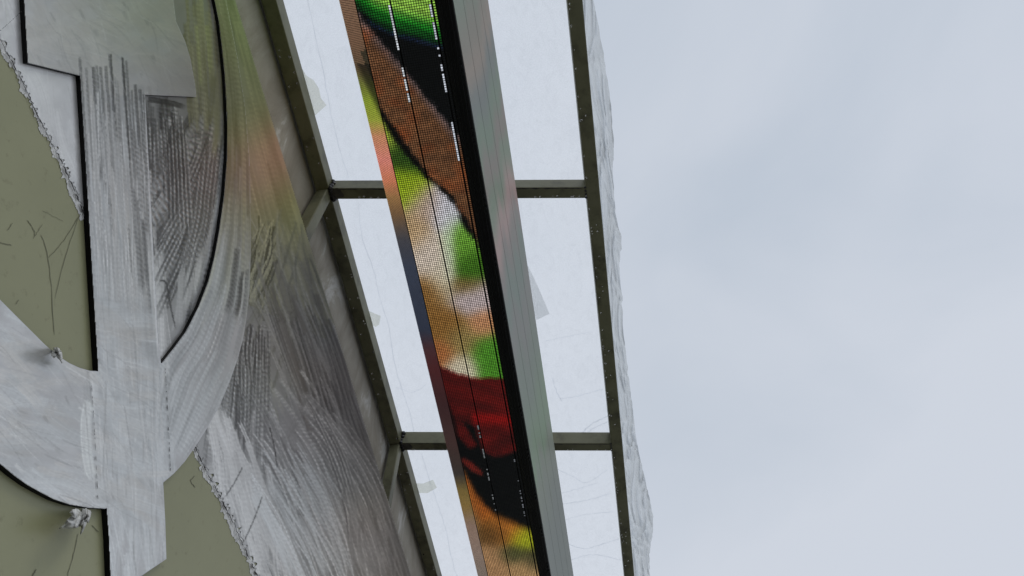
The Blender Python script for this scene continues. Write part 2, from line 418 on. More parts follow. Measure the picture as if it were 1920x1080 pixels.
for (tear, sh) in ((TEAR_A, 6), (TEAR_B, 6)):
    lips, dashes = [], []
    L = sum(math.dist(tear[i], tear[i + 1]) for i in range(len(tear) - 1)); t = 0.0
    while t < 0.985:
        ln = rnd.uniform(7, 26) / L
        seg = [interp(tear, min(1, t + ln * k / 4)) for k in range(5)]
        seg = [(p[0] + rnd.uniform(-1.2, 1.2) + sh * 0.3, p[1] + rnd.uniform(-1, 1)) for p in seg]
        dashes.append((seg, rnd.uniform(1.0, 2.8)))
        t += ln + rnd.uniform(0, 7) / L
    t = 0.0
    while t < 0.98:
        p = interp(tear, t); ln = rnd.uniform(8, 24); an = rnd.uniform(1.2, 1.9)
        pts_ = [(p[0] - math.cos(an) * ln * k * 0.25 - rnd.uniform(0, 3), p[1] + math.sin(an) * ln * k * 0.25) for k in range(4)]
        lips.append((pts_, rnd.uniform(2, 5))); t += rnd.uniform(5, 16) / L
    tj = []
    nT = int(L / 2.2)
    for i in range(nT + 1):
        p = interp(tear, i / nT); u_ = i / nT * L
        k = 5 + 9 * noise.noise(Vector((u_ / 26, sh, 1.3 + len(tear)))) + 7 * max(0, noise.noise(Vector((u_ / 7, 2.1, len(tear))))) + 3 * noise.noise(Vector((u_ / 2.6, 5, 0)))
        tj.append((p[0] - .86 * max(0, k), p[1] + .5 * max(0, k)))
    sheet_patch('torn_margin', tj + [(p[0] + 6, p[1] - 2) for p in tear][::-1], 0.0007, 'torn_paint')
    lips = lips[::3]
    spart('torn_edge', ribbon([(p_[:3], w_ * 1.6) for p_, w_ in lips], 0.0012, 0.0008), 'torn_paint')['kind'] = 'stuff'
    spart('split', ribbon(dashes, 0.0036), 'black_dash')['kind'] = 'stuff'
# scratches in the olive sheet and on the letter
SCR = [([(150, 402), (120, 450), (92, 483)], 2.0), ([(148, 405), (130, 460), (118, 500), (103, 560)], 1.8), ([(76, 440), (86, 465), (95, 520), (99, 580), (102, 628)], 2.2),
       ([(14, 432), (24, 418)], 2.0), ([(52, 414), (62, 428), (66, 442)], 2.4), ([(0, 455), (22, 460)], 3), ([(62, 448), (80, 420)], 1.6), ([(80, 395), (118, 415)], 1.2),
       ([(147, 1000), (138, 1040), (126, 1082)], 2.0), ([(68, 1068), (60, 1082)], 4), ([(172, 985), (186, 998)], 3), ([(30, 570), (36, 562)], 2),
       ([(366, 892), (358, 902), (366, 914)], 2.4)]
def dense(p, n_=14): return [(q[0] + random.uniform(-.8, .8), q[1] + random.uniform(-.8, .8)) for q in smooth_line(p, n_)]
spart('scratch', ribbon([(dense(p), w * .5) for p, w in SCR], 0.0007), 'scratch')['kind'] = 'stuff'
SC2 = []
for line in ([(172, 722), (178, 820), (184, 945)], [(310, 690), (315, 780), (320, 885)], [(0, 58), (20, 40), (42, 20)], [(84, 128), (110, 136), (148, 142)]):
    t = 0
    while t < 0.97:
        ln = random.uniform(0.015, 0.07); SC2.append(([interp(line, min(1, t + ln * k / 3)) for k in range(4)], random.uniform(0.6, 1.3))); t += ln + random.uniform(0.0, 0.05)
spart('scratch', ribbon(SC2, T_LET + 0.0022), 'black_dash')['kind'] = 'stuff'

# ------------------------------------------------------------------ brush strokes: paint laid on two fine relief grids (letter face, sheet)
CX0, CY0, CW, CH = -70, -70, 900, 1230
class Paint:
    def __init__(s, base, seed):
        rg = np.random.default_rng(seed); s.rg = rg
        s.t = np.ones((CH, CW, 3)) * np.array(base); s.h = np.zeros((CH, CW))
        for sc, am in ((90, .05), (34, .05), (12, .03)):
            g_ = rg.normal(size=(CH // sc + 3, CW // sc + 3)); yy = np.arange(CH) / sc; xx = np.arange(CW) / sc
            y0 = yy.astype(int); x0 = xx.astype(int); fy = (yy - y0)[:, None]; fx = (xx - x0)[None]; fy = fy * fy * (3 - 2 * fy); fx = fx * fx * (3 - 2 * fx)
            v = (g_[y0][:, x0] * (1 - fy) * (1 - fx) + g_[y0 + 1][:, x0] * fy * (1 - fx) + g_[y0][:, x0 + 1] * (1 - fy) * fx + g_[y0 + 1][:, x0 + 1] * fy * fx)
            s.t *= (1 + am * v)[..., None]; s.h += v * am * 1.2
    def fill(s, poly, tone, alpha=1.0):
        xs_ = [p[0] for p in poly]; ys_ = [p[1] for p in poly]
        X, Y = np.meshgrid(np.arange(CW) + CX0, np.arange(CH) + CY0); m_ = np.zeros((CH, CW), bool); j = len(poly) - 1
        for i in range(len(poly)):
            xi, yi = poly[i]; xj, yj = poly[j]
            if yi != yj: m_ ^= ((yi > Y) != (yj > Y)) & (X < (xj - xi) * (Y - yi) / (yj - yi) + xi)
            j = i
        rel = s.t[m_] / s.t[m_].mean(axis=0); s.t[m_] = s.t[m_] * (1 - alpha) + alpha * np.array(tone) * rel
    def add(s, pts, w, tone, alpha=.5, serr=0.0, period=9.0, bris=.6, hgt=1.0, rag=10, soft=.25):
        alpha = min(.95, alpha * 1.45); soft *= .45; mid = sum(tone) / 3; tone = [max(.05, v + (mid - .52) * .45) for v in tone] if mid < .9 else tone
        rg = s.rg; L = sum(math.dist(pts[i], pts[i + 1]) for i in range(len(pts) - 1))
        n_ = max(6, int(L / .8)); ln = np.array(smooth_line(pts, n_)); d_ = np.gradient(ln, axis=0); d_ /= np.linalg.norm(d_, axis=1)[:, None] + 1e-9
        m_ = max(4, int(w / .6)); e = np.linspace(-.5, .5, m_); p = rg.random(m_ + 4); p = np.convolve(p, [.25, .5, .25], 'same')[2:-2]; p = (p - p.min()) / (np.ptp(p) + 1e-6)
        al = np.linspace(0, L, n_ + 1)[:, None]; r0 = rg.random(m_) * rag; r1 = rg.random(m_) * rag * 2.2
        A = np.clip((al - r0) / 3, 0, 1) * np.clip((L - r1 - al) / (L * .3 * soft * 2 + 4), 0, 1) * np.clip((.5 - np.abs(e)) / .5 / max(soft, .02), 0, 1)[None] * (1 - bris + bris * p[None]) * alpha
        sn = np.sin(al / period * 6.283 + e[None] * 2.4 + rg.random() * 6.28)
        k = 1 + .5 * bris * (p[None] - .5) + .5 * serr * sn
        x = ln[:, :1] - d_[:, 1:] * e[None] * w; y = ln[:, 1:] + d_[:, :1] * e[None] * w
        xi = np.round(x - CX0).astype(int); yi = np.round(y - CY0).astype(int); ok = (xi >= 0) & (xi < CW) & (yi >= 0) & (yi < CH)
        xi, yi, A, k = xi[ok], yi[ok], A[ok], k[ok]; hh = hgt * ((p[None] - .4) * bris + serr * .8 * sn + (1 - (2 * e[None]) ** 2) * .35)[ok]
        s.t[yi, xi] = s.t[yi, xi] * (1 - A[:, None]) + np.array(tone)[None] * k[:, None] * A[:, None]
        s.h[yi, xi] = s.h[yi, xi] * (1 - A * .8) + hh * A
    def blur(s):
        for arr in (s.t, s.h):
            for ax in (0, 1): arr[...] = arr * .7 + .15 * np.roll(arr, 1, ax) + .15 * np.roll(arr, -1, ax)
    def grid(s, name, polys, off, step=1.4, amp=.0005, gain=1.0):
        s.blur()
        xs_ = np.arange(CX0 + 2, CX0 + CW - 3, step); ys_ = np.arange(CY0 + 2, CY0 + CH - 3, step); X, Y = np.meshgrid(xs_, ys_); m_ = np.zeros(X.shape, bool)
        for poly in polys:
            q = np.zeros(X.shape, bool); j = len(poly) - 1
            for i in range(len(poly)):
                a_, b_ = poly[i], poly[j]
                if a_[1] != b_[1]: q ^= ((a_[1] > Y) != (b_[1] > Y)) & (X < (b_[0] - a_[0]) * (Y - a_[1]) / (b_[1] - a_[1]) + a_[0])
                j = i
            m_ |= q
        rm = np.array(ROT); dv = np.stack([(X - 960) / F_PX, -(Y - 540) / F_PX, -np.ones_like(X)], -1) @ rm.T
        xi = np.round(X - CX0).astype(int); yi = np.round(Y - CY0).astype(int); hh = s.h[yi, xi]
        xpl = XP + off + np.clip(hh, -1.5, 1.5) * amp
        pt = np.array(CAM) + dv * (xpl / dv[..., 0])[..., None]
        m_ &= pt[..., 2] < ZT - .0005
        idx = -np.ones(X.shape, int); idx[m_] = np.arange(m_.sum()); cell = m_[:-1, :-1] & m_[1:, :-1] & m_[:-1, 1:] & m_[1:, 1:]
        F_ = np.stack([idx[:-1, :-1][cell], idx[1:, :-1][cell], idx[1:, 1:][cell], idx[:-1, 1:][cell]], -1)
        o = spart(name, mesh_of(pt[m_].tolist(), F_.tolist(), smooth=True, tones=np.clip(s.t[yi, xi][m_] * np.array((.87, .865, .84)) * gain, .02, .9)), 'silver_strokes')
        o['kind'] = 'stuff'; return o
def gr(lo, hi, tint=(1, 1, 1)):
    v = random.uniform(lo, hi); return tuple(v * c for c in tint)
U = random.uniform
OL = (1.0, 0.98, 0.72); WARM = (1.0, 0.97, 0.93); COOL = (0.97, 1.0, 1.02)
def bundle(C, pts, n_, sp, hi, lo, serr=.25, alpha=.62, period=9):
    '''one pull of a toothed brush: bright ridges with darker grooves between, all following the same curve'''
    L = sum(math.dist(pts[i], pts[i + 1]) for i in range(len(pts) - 1))
    for k in range(n_):
        o_ = (k - n_ / 2) * sp; q = []
        for i, p in enumerate(pts):
            a = pts[max(0, i - 1)]; b_ = pts[min(len(pts) - 1, i + 1)]; dx, dy_ = b_[0] - a[0], b_[1] - a[1]; d_ = math.hypot(dx, dy_)
            q.append((p[0] - dy_ / d_ * o_ * (1 + .1 * i), p[1] + dx / d_ * o_ * (1 + .1 * i)))
        t0, t1 = random.uniform(0, .25), random.uniform(.65, 1)
        q = [interp(q, t0 + (t1 - t0) * j / 4) for j in range(5)]
        C.add(q, sp * .75, (random.uniform(.85, 1.15) * lo,) * 3, alpha, serr * .8, period, .4, 1.2, 6, .5)
        off_ = sp * .5; q2 = [(p[0] + off_, p[1]) for p in q]
        C.add(q2, sp * random.uniform(.3, .5), (random.uniform(.88, 1.12) * hi,) * 3, alpha * 1.1, serr, period, .3, 1.8, 6, .5)
def seg(x, y, a, L, bend=0.0): return [(x, y), (x + math.cos(a + bend) * L * .5, y + math.sin(a + bend) * L * .5), (x + math.cos(a) * L, y + math.sin(a) * L)]
OUT = [(412, -60), (432, 40), (446, 110), (460, 200), (468, 300), (470, 400), (470, 480), (464, 580), (440, 690), (400, 780), (340, 872)]
INN = [(388, -60), (404, 10), (416, 90), (424, 190), (425, 300), (412, 430), (390, 528), (348, 622), (302, 682), (290, 740), (290, 820)]
def arc(k, t0, t1):
    pts_ = []
    for j in range(6):
        t = t0 + (t1 - t0) * j / 5; a = interp(INN, t); b_ = interp(OUT, t); pts_.append((a[0] + (b_[0] - a[0]) * k, a[1] + (b_[1] - a[1]) * k))
    return pts_
S = Paint((.63, .63, .64), 2)
# top block of the letter: broad soft smears
for i in range(130): S.add(seg(U(20, 360), U(-60, 180), U(-.6, 1.3), U(50, 150), U(-.3, .3)), U(14, 44), gr(.54, .68, WARM), .3, .0, 9, .35, .3, 14, .6)
for i in range(34): S.add(seg(U(40, 350), U(-40, 170), U(.3, 1.5), U(30, 90), U(-.3, .3)), U(8, 30), gr(.42, .74), .22, 0, 9, .7, .7, 14, .9)
for i in range(26): S.add(seg(U(-60, 300), U(600, 940), U(-.2, 1.7), U(30, 110), U(-.3, .3)), U(8, 26), gr(.40, .84), .25, .1, 9, .8, .9, 14, .9)
for i in range(16): S.add(seg(U(60, 340), U(0, 150), U(.6, 1.3), U(14, 34)), U(4, 10), gr(.40, .5), .4, 0, 9, .3, .5, 3, .6)
# bar: long downward strokes with blunt comb-like tops
for i in range(260):
    x = U(146, 300); y0 = U(150, 640); L = U(90, 380); S.add(seg(x, y0, 1.5, L, U(-.02, .02)), U(5, 18), gr(.48, .78, COOL if i % 3 else WARM), U(.3, .6), U(.0, .25), U(7, 12), .7, .8, 12, .3)
for (x, y0, tn) in ((149, 106, .30), (161, 126, .40), (174, 124, .26), (180, 121, .36), (188, 123, .30), (198, 122, .32), (206, 100, .22), (218, 150, .42), (229, 106, .20), (236, 112, .34), (246, 168, .32), (253, 157, .28), (262, 166, .26), (269, 175, .3)):
    S.add(seg(x, y0, 1.50, U(170, 330)), U(5, 8), (tn,) * 3, .85, .35, 8, .35, 1.4, 3, .4)
for i in range(13): bundle(S, seg(U(165, 285), U(180, 480), 1.505, U(160, 330)), 5, 6, U(.70, .80), U(.50, .60), .2, .45)
for i in range(12):
    t0 = U(.15, .7); bundle(S, arc(U(.15, .85), t0, t0 + U(.15, .28)), 3, 6, U(.58, .74), U(.36, .48), .5, .5)
for i in range(16): S.add(seg(U(240, 285), U(190, 420), 1.5, U(100, 260)), U(4, 8), gr(.30, .46), .7, .5, 9, .4, 1.3, 8, .4)
# lower bar and bottom of the ring: pale, mottled
for i in range(170): S.add(seg(U(185, 325), U(640, 1090), U(1.3, 1.75), U(40, 170), U(-.1, .1)), U(6, 22), gr(.58, .80, COOL), U(.3, .55), .1, 10, .6, .7, 10, .4)
for i in range(190): S.add(seg(U(-60, 260), U(560, 950), U(-.1, .9), U(40, 150), U(-.2, .2)), U(12, 40), gr(.54, .76, COOL if random.random() < .6 else WARM), U(.25, .5), .08, 10, .5, .6, 14, .6)
for i in range(40): S.add(seg(U(-40, 300), U(700, 950), U(.2, 1.6), U(10, 30)), U(3, 8), gr(.42, .82), .45, 0, 9, .4, .8, 3, .5)
S.add([(168, 750), (160, 800), (166, 870), (178, 900)], 22, (.80, .82, .81), .7, .1, 8, .3, .5, 6, .5)
# ring on the right: strokes follow the curve
for i in range(60): S.add(arc(U(-.05, 1.05), U(-.0, .3), U(.35, .55)), U(12, 24), gr(.36, .46, OL), .7, .1, 9, .5, .6, 14, .4)
for i in range(260):
    t0 = U(0, .92); t1 = min(1, t0 + U(.06, .3)); tint = OL if t0 < .34 else ((.99, .99, .88) if t0 < .5 else COOL)
    S.add(arc(U(-.02, 1.02), t0, t1), U(4, 13), gr(.32, .56, tint) if t0 < .45 else gr(.46, .74, tint), U(.3, .6), U(.1, .4), U(7, 12), .7, .9, 10, .35)
for i in range(7): S.add(arc(U(.55, .95), .58 + U(-.03, .03), .70), 6, gr(.26, .36), .7, .7, 8, .4, 1.2, 4, .4)
S.add([(273, 186), (281, 380), (291, 560), (297, 670)], 5, (.80, .80, .81), .95, .0, 9, .1, 2.0, 2, .4)
for i in range(260): S.add(seg(U(150, 315), U(130, 1060), U(1.42, 1.6), U(40, 200)), U(2, 4), gr(.40, .84), U(.2, .4), .2, 9, .4, 1.3, 10, .5)
for i in range(220): S.add(seg(U(-60, 250), U(560, 950), U(.2, 1.0), U(30, 120), U(-.1, .1)), U(1.6, 4), gr(.40, .84), U(.2, .4), .1, 9, .4, 1.2, 10, .5)
for i in range(150): S.add(seg(U(40, 350), U(-60, 150), U(.2, 1.4), U(30, 110), U(-.2, .2)), U(1.6, 4), gr(.42, .70), U(.2, .35), .1, 9, .4, 1.2, 10, .5)
S.grid('brush_strokes', [LET], T_LET + .0008)

B = Paint((.60, .60, .60), 5)
# pale triangle left of the bar
B.fill(REG_A, (.74, .74, .75))
for i in range(60): B.add(seg(U(-40, 160), U(-60, 380), U(1.0, 1.6), U(40, 150), U(-.2, .2)), U(12, 34), gr(.66, .80), .35, .05, 10, .5, .5, 12, .6)
# recess between bar and ring: dark, serrated fan
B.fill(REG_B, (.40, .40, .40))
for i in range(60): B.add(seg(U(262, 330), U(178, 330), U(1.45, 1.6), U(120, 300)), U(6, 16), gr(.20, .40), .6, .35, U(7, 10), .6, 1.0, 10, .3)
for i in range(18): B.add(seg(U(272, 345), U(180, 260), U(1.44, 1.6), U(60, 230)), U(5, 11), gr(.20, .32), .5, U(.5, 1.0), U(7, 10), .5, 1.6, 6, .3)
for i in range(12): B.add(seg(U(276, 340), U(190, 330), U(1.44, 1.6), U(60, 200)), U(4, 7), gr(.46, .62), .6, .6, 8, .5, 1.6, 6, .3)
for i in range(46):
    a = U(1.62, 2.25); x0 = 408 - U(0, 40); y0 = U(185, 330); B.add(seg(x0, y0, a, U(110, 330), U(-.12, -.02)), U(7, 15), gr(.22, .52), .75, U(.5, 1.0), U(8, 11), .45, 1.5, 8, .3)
for i in range(26):
    t = U(.25, .95); a = interp(INN[2:9], t); B.add([(a[0] - U(3, 14), a[1] - U(80, 150)), (a[0] - U(4, 16), a[1] - 50), (a[0] - U(8, 22), a[1])], U(6, 14), gr(.50, .66), .6, .15, 9, .5, .8, 8, .4)
for i in range(24): B.add(seg(U(284, 304), U(420, 620), U(1.42, 1.6), U(60, 140)), U(6, 14), gr(.54, .72), .6, .15, 9, .6, .8, 8, .4)
for i in range(9):
    x0 = U(385, 412); y0 = U(195, 300); a = U(1.66, 2.05); bundle(B, seg(x0, y0, a, U(220, 360), -.07), 5, 7, U(.46, .60), U(.22, .32), .8, .6)
for i in range(5): bundle(B, seg(U(285, 330), U(185, 240), 1.52, U(120, 260)), 5, 6.5, U(.44, .56), U(.18, .28), .7, .6)
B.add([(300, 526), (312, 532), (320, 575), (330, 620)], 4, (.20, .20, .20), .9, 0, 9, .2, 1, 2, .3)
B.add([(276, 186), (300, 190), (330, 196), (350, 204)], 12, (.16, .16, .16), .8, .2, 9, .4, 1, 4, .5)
for i in range(40): B.add(seg(U(345, 425), U(-60, 120), 1.5, U(60, 200)), U(5, 12), gr(.34, .52, OL), .65, .3, 9, .6, 1, 8, .35)
for x in (368, 388): B.add(seg(x, 46, 1.49, 120), 8, (.52, .54, .32), .85, .3, 9, .4, 1.4, 3, .35)  # yellow-green: olive showing through plus some screen reflection painted in
for i in range(14): B.add(seg(U(395, 418), U(120, 200), U(1.5, 1.75), U(40, 110)), U(8, 16), gr(.38, .48, OL), .6, .1, 9, .5, .6, 8, .5)
# right of the ring: olive showing through at the top
B.fill([(400, -80), (480, -80), (640, 520), (620, 640), (440, 560)], (.46, .455, .35))
for i in range(150):
    y = U(-60, 470); xe = 436 + .306 * y; xs_ = min(xe - 8, 455); x = U(xs_, xe); L = U(50, 210)
    B.add([(x, y), (x + L * .13, y + L * .5), (x + L * .28, y + L)], U(5, 15), gr(.36, .56, OL), U(.35, .65), U(.05, .3), 9, .7, .9, 12, .4)
# middle: net of crossing marks, then the long combed sweeps below
B.fill([(440, 560), (620, 600), (800, 1160), (480, 1160), (330, 860)], (.42, .42, .42))
for i in range(110):
    a = 1.2 + U(-.15, .25) if random.random() < .7 else 2.0 + U(-.2, .2); B.add(seg(U(455, 590), U(390, 640), a, U(50, 190), U(-.1, .1)), U(2.5, 7), gr(.24, .56, (1, 1, .9)), .55, .2, 9, .6, 1.2, 8, .35)
for i in range(46): B.add(seg(U(478, 520), U(400, 500), U(1.75, 2.05), U(50, 110), U(-.2, .2)), U(2, 4), gr(.2, .3, OL) if i % 2 else gr(.56, .66, OL), .7, .3, 8, .3, 1.4, 4, .4)
for i in range(60):  # sheet edge side, dark screen's reflection painted in as darker tone
    y = U(480, 1000); x = 436 + .306 * y - U(2, 110); L = U(120, 360); B.add(seg(x, y, 1.27 + U(-.05, .05), L, U(-.05, .05)), U(6, 22), gr(.26, .42, WARM), .6, .1, 10, .7, .8, 14, .35)
for i in range(70):
    y = U(520, 1000); x = 436 + .306 * y - U(0, 130); B.add(seg(x, y, 1.22 + U(-.06, .06), U(120, 330), U(-.06, .02)), U(2, 5), gr(.40, .58), .6, .15, 9, .4, 1.4, 8, .3)
for i in range(90):  # dark comb under the ring
    B.add(seg(U(400, 505), U(600, 760), U(1.48, 1.74), U(110, 270)), U(4, 9), gr(.24, .36) if random.random() < .55 else gr(.46, .6), .5, U(.4, .8), U(7, 10), .4, 1.5, 8, .3)
for i in range(60):  # curved sweeps
    x0 = U(470, 640); y0 = U(690, 960); L = U(110, 300); a = 1.02 + U(-.08, .08)
    B.add([(x0, y0), (x0 + math.cos(a) * L * .5, y0 + math.sin(a) * L * .5), (x0 + math.cos(a) * L * .5 + math.cos(a + .28) * L * .5, y0 + math.sin(a) * L * .5 + math.sin(a + .28) * L * .5)], U(4, 13), gr(.50, .74) if i % 5 < 3 else gr(.28, .42), U(.5, .8), U(.1, .5), U(7, 12), .6, 1.4, 10, .3)
for i in range(16):  # pulls along the sheet edge, darkened for the same painted-in reflection
    y = U(500, 860); x = 436 + .306 * y - U(15, 120); bundle(B, seg(x, y, 1.26 + U(-.04, .04), U(160, 320), U(-.05, .01)), random.randint(2, 5), U(4, 9), U(.38, .56), U(.22, .34), .1, U(.3, .55))
for i in range(13):
    bundle(B, seg(U(415, 500), U(590, 760), U(1.48, 1.72), U(120, 260)), random.randint(2, 5), U(5, 8), U(.44, .60), U(.18, .32), .7, U(.4, .65))
for i in range(24):
    x0 = U(455, 640); y0 = U(700, 980); L = U(120, 330); a = 1.0 + U(-.15, .13)
    bundle(B, [(x0, y0), (x0 + math.cos(a) * L * .33, y0 + math.sin(a) * L * .33), (x0 + math.cos(a) * L * .33 + math.cos(a + .16) * L * .33, y0 + math.sin(a) * L * .33 + math.sin(a + .16) * L * .33), (x0 + math.cos(a) * L * .33 + math.cos(a + .16) * L * .33 + math.cos(a + .36) * L * .34, y0 + math.sin(a) * L * .33 + math.sin(a + .16) * L * .33 + math.sin(a + .36) * L * .34)], random.randint(2, 6), U(5, 12), U(.56, .82), U(.30, .52), U(.1, .6), U(.4, .75), U(7, 12))
    if i % 2: B.add(seg(x0 + U(-30, 90), y0 + U(0, 90), 1.1 + U(-.2, .2), U(80, 220), U(-.1, .1)), U(12, 34), gr(.40, .72), U(.2, .4), .1, 9, .9, .6, 16, .8)
for i in range(7):
    B.add(seg(U(530, 610), U(660, 780), 2.1 + U(-.15, .15), U(60, 120)), U(3, 7), gr(.34, .56), .4, .3, 9, .5, 1.2, 8, .35)
for i in range(110):  # pale margin along the torn edge
    p = interp(TEAR_B, U(0, 1)); B.add(seg(p[0] + U(0, 60), p[1] - U(0, 130), U(1.15, 1.5), U(50, 150), U(-.1, .1)), U(6, 16), gr(.62, .80), .6, .15, 9, .6, 1, 10, .4)
for i in range(46):
    x0 = U(470, 610); y0 = U(820, 1010); L = U(110, 260); B.add(seg(x0, y0, 1.12 + U(-.08, .08), L, -.09), U(2.5, 6), gr(.66, .86, COOL), .55, .3, U(7, 11), .4, 1.6, 10, .4)
for i in range(16): B.add(seg(U(470, 580), U(860, 1010), 1.15 + U(-.08, .08), U(90, 200), -.08), U(10, 22), gr(.62, .78, COOL), .32, .1, 9, .8, .8, 14, .8)
for i in range(60): B.add(seg(U(640, 740), U(900, 1060), U(1.1, 1.5), U(50, 150), U(-.2, .2)), U(3, 8), gr(.34, .66), .5, .2, 9, .6, 1.4, 10, .35)
for (p0, p1) in (((455, 875), (420, 935)), ((492, 930), (455, 1020)), ((505, 800), (520, 880))): B.add([p0, ((p0[0] + p1[0]) / 2 + 2, (p0[1] + p1[1]) / 2), p1], 3, (.2, .2, .2), .85, 0, 9, .2, 1, 3, .3)
RC_R = REG_C[:7] + [(500, -80), (900, 1150)] + jag(TEAR_B[::-1], 3.5, 10, 5, 1)
for i in range(70): B.add(seg(U(-40, 165), U(-60, 380), U(1.0, 1.6), U(30, 110), U(-.1, .1)), U(1.6, 4), gr(.52, .86), U(.2, .4), .1, 9, .4, 1.2, 10, .5)
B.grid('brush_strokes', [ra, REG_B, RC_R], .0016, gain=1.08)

# scraps of curled protective film stuck to the board
def scrap(name, label, cx, cy, blades, off, seed):
    rr = random.Random(seed); V_, F_ = [], []
    for (ang, ln, w) in blades:
        b0 = len(V_); n_ = 7
        for i in range(n_ + 1):
            t = i / n_; wv = w * math.sin(math.pi * min(1, .18 + t * .8)) * (1 + rr.uniform(-.2, .2))
            x = cx + math.cos(ang + .5 * t) * ln * t; y = cy + math.sin(ang + .5 * t) * ln * t
            nx, ny = -math.sin(ang + .5 * t), math.cos(ang + .5 * t); lift = off + 0.004 + 0.03 * math.sin(t * 2.4) * rr.uniform(.6, 1)
            for e, z in ((-.5, 0), (0, .008), (.5, .002)):
                V_.append(px2sign((x + nx * wv * e + rr.uniform(-.8, .8), y + ny * wv * e), lift + z + rr.uniform(-.002, .002)))
        for i in range(n_):
            for k in (0, 1): a = b0 + 3 * i + k; F_.append((a, a + 1, a + 4, a + 3))
    o = link(name, mesh_of(V_, F_, smooth=True), 'torn_paint', label=label, category='film scrap', group='film scraps on the sign board')
    md = o.modifiers.new('thick', 'SOLIDIFY'); md.thickness = 0.0015
scrap('film_scrap', 'curled whitish film scrap below the ring, beside the lower bar edge', 152, 960, [(2.0, 52, 20), (1.5, 34, 26), (.5, 24, 24), (1.1, 42, 12), (2.6, 22, 18), (0.0, 20, 16)], 0.001, 4)
scrap('film_scrap', 'small crumpled film scrap in the lower corner of the olive half round', 100, 656, [(.5, 30, 13), (.25, 22, 14), (1.0, 16, 13), (-.3, 14, 10)], 0.001, 9)

# ================================================================== LED DISPLAY
HS = 2.3
def sx(px, h): return on_h(px, 540, h).x
SEC = [(sx(766, HS + .10), HS + .10), (sx(790, HS), HS), (sx(844, HS), HS), (sx(908, HS), HS), (sx(914, HS), HS), (sx(941, HS), HS), (sx(995, HS + .5), HS + .5), (sx(766, HS + .55), HS + .55)]
LY0, LY1 = -0.4, 5.2
disp = empty('led_display', 'long box shaped LED display with lit underside hanging below the canopy', 'display', (0, 0, CAM.z + HS))
def dpart(name, me, material, parent=None):
    o = link(name, me, material, parent or disp)
    if parent is None: o.matrix_parent_inverse = Matrix.Translation((0, 0, -CAM.z - HS))
    return o
def P(x, y, h): return (x, y, CAM.z + h)
# casing: closed box 6 mm inside the faces
cx_ = sum(p[0] for p in SEC) / len(SEC); ch_ = sum(p[1] for p in SEC) / len(SEC)
ins = []
for (x, h) in SEC:
    d_ = Vector((cx_ - x, ch_ - h)); d_.normalize(); ins.append((x + d_.x * .012, h + d_.y * .012))
nS = len(ins)
cv = [P(x, LY0, h) for x, h in ins] + [P(x, LY1, h) for x, h in ins]
dpart('casing', mesh_of(cv, [(i, (i + 1) % nS, nS + (i + 1) % nS, nS + i) for i in range(nS)] + [tuple(range(nS))[::-1], tuple(range(nS, 2 * nS))]), 'led_black')
# black edge profile with ribs and clips
xb0, xb1 = SEC[4][0], SEC[5][0]
dpart('edge_profile', tube(P((xb0 + xb1) / 2, LY0, HS + .012), P((xb0 + xb1) / 2, LY1, HS + .012), abs(xb1 - xb0) - .001, .03, bev=.003), 'led_black')
for k in range(3):
    x = xb0 + (xb1 - xb0) * (.3 + .22 * k)
    dpart('rib', tube(P(x, LY0, HS - .005), P(x, LY1, HS - .005), .003, .007, bev=.0008), 'led_black')
y = 0.3; clip_me = None
while y < 3.9:
    for q in range(3):
        dpart('clip', tube(P(xb1 - .009, y + q * .022, HS - .0045), P(xb1 - .009, y + q * .022 + .010, HS - .0045), .007, .005, bev=.001), 'led_black')
    y += .22

# picture shown by the diodes, laid out along the display
def blobs(x, y, L):
    sw = 1e-9; c = [0, 0, 0]
    for (bx, by, rx, ry, col) in L:
        w = math.exp(-((x - bx) / rx) ** 2 - ((y - by) / ry) ** 2) ; sw += w
        for k in range(3): c[k] += w * col[k]
    return [v / sw for v in c]
BG = [(690, 160, 40, 60, (120, 125, 50)), (735, 235, 25, 30, (150, 170, 60)), (775, 285, 30, 30, (45, 75, 25)), (765, 355, 25, 28, (150, 175, 35)), (795, 385, 25, 25, (190, 165, 150)), (835, 395, 25, 30, (205, 205, 215)),
      (775, 430, 25, 30, (190, 160, 120)), (805, 480, 30, 35, (215, 200, 185)), (865, 455, 22, 30, (108, 164, 55)), (875, 500, 22, 25, (62, 108, 28)), (842, 470, 10, 50, (210, 220, 200)), (800, 550, 30, 25, (140, 100, 50)), (830, 520, 20, 30, (215, 205, 180)), (885, 560, 30, 22, (190, 175, 175)), (870, 535, 22, 14, (120, 95, 50)),
      (830, 610, 30, 25, (140, 100, 50)), (905, 610, 20, 20, (196, 140, 100)), (865, 640, 25, 25, (150, 130, 80)), (865, 685, 20, 18, (210, 200, 175)), (915, 660, 25, 25, (78, 142, 42)), (830, 660, 20, 18, (170, 105, 60))]
FAC = [(0, (135, 105, 85)), (80, (125, 95, 75)), (125, (105, 85, 65)), (155, (120, 125, 60)), (190, (150, 170, 55)), (225, (165, 175, 65)), (255, (215, 150, 110)), (300, (235, 145, 130)), (340, (220, 135, 100)), (370, (165, 125, 80)), (400, (130, 100, 70)), (450, (75, 75, 82)), (500, (60, 68, 86)), (620, (50, 57, 75)), (655, (75, 45, 50)), (690, (80, 35, 38)), (760, (60, 35, 38)), (830, (70, 50, 48)), (890, (60, 55, 52)), (920, (130, 110, 60)), (950, (140, 115, 65)), (985, (150, 125, 110)), (1040, (150, 130, 118)), (1090, (130, 120, 110))]
def facet(y):
    if y <= 0: return FAC[0][1]
    for (a, ca), (b_, cb) in zip(FAC, FAC[1:]):
        if y <= b_:
            k = (y - a) / (b_ - a); return tuple(ca[i] + (cb[i] - ca[i]) * k for i in range(3))
    return FAC[-1][1]
LEAF_LO = [(640, 2), (665, 12), (700, 44), (740, 62), (790, 75), (850, 92)]
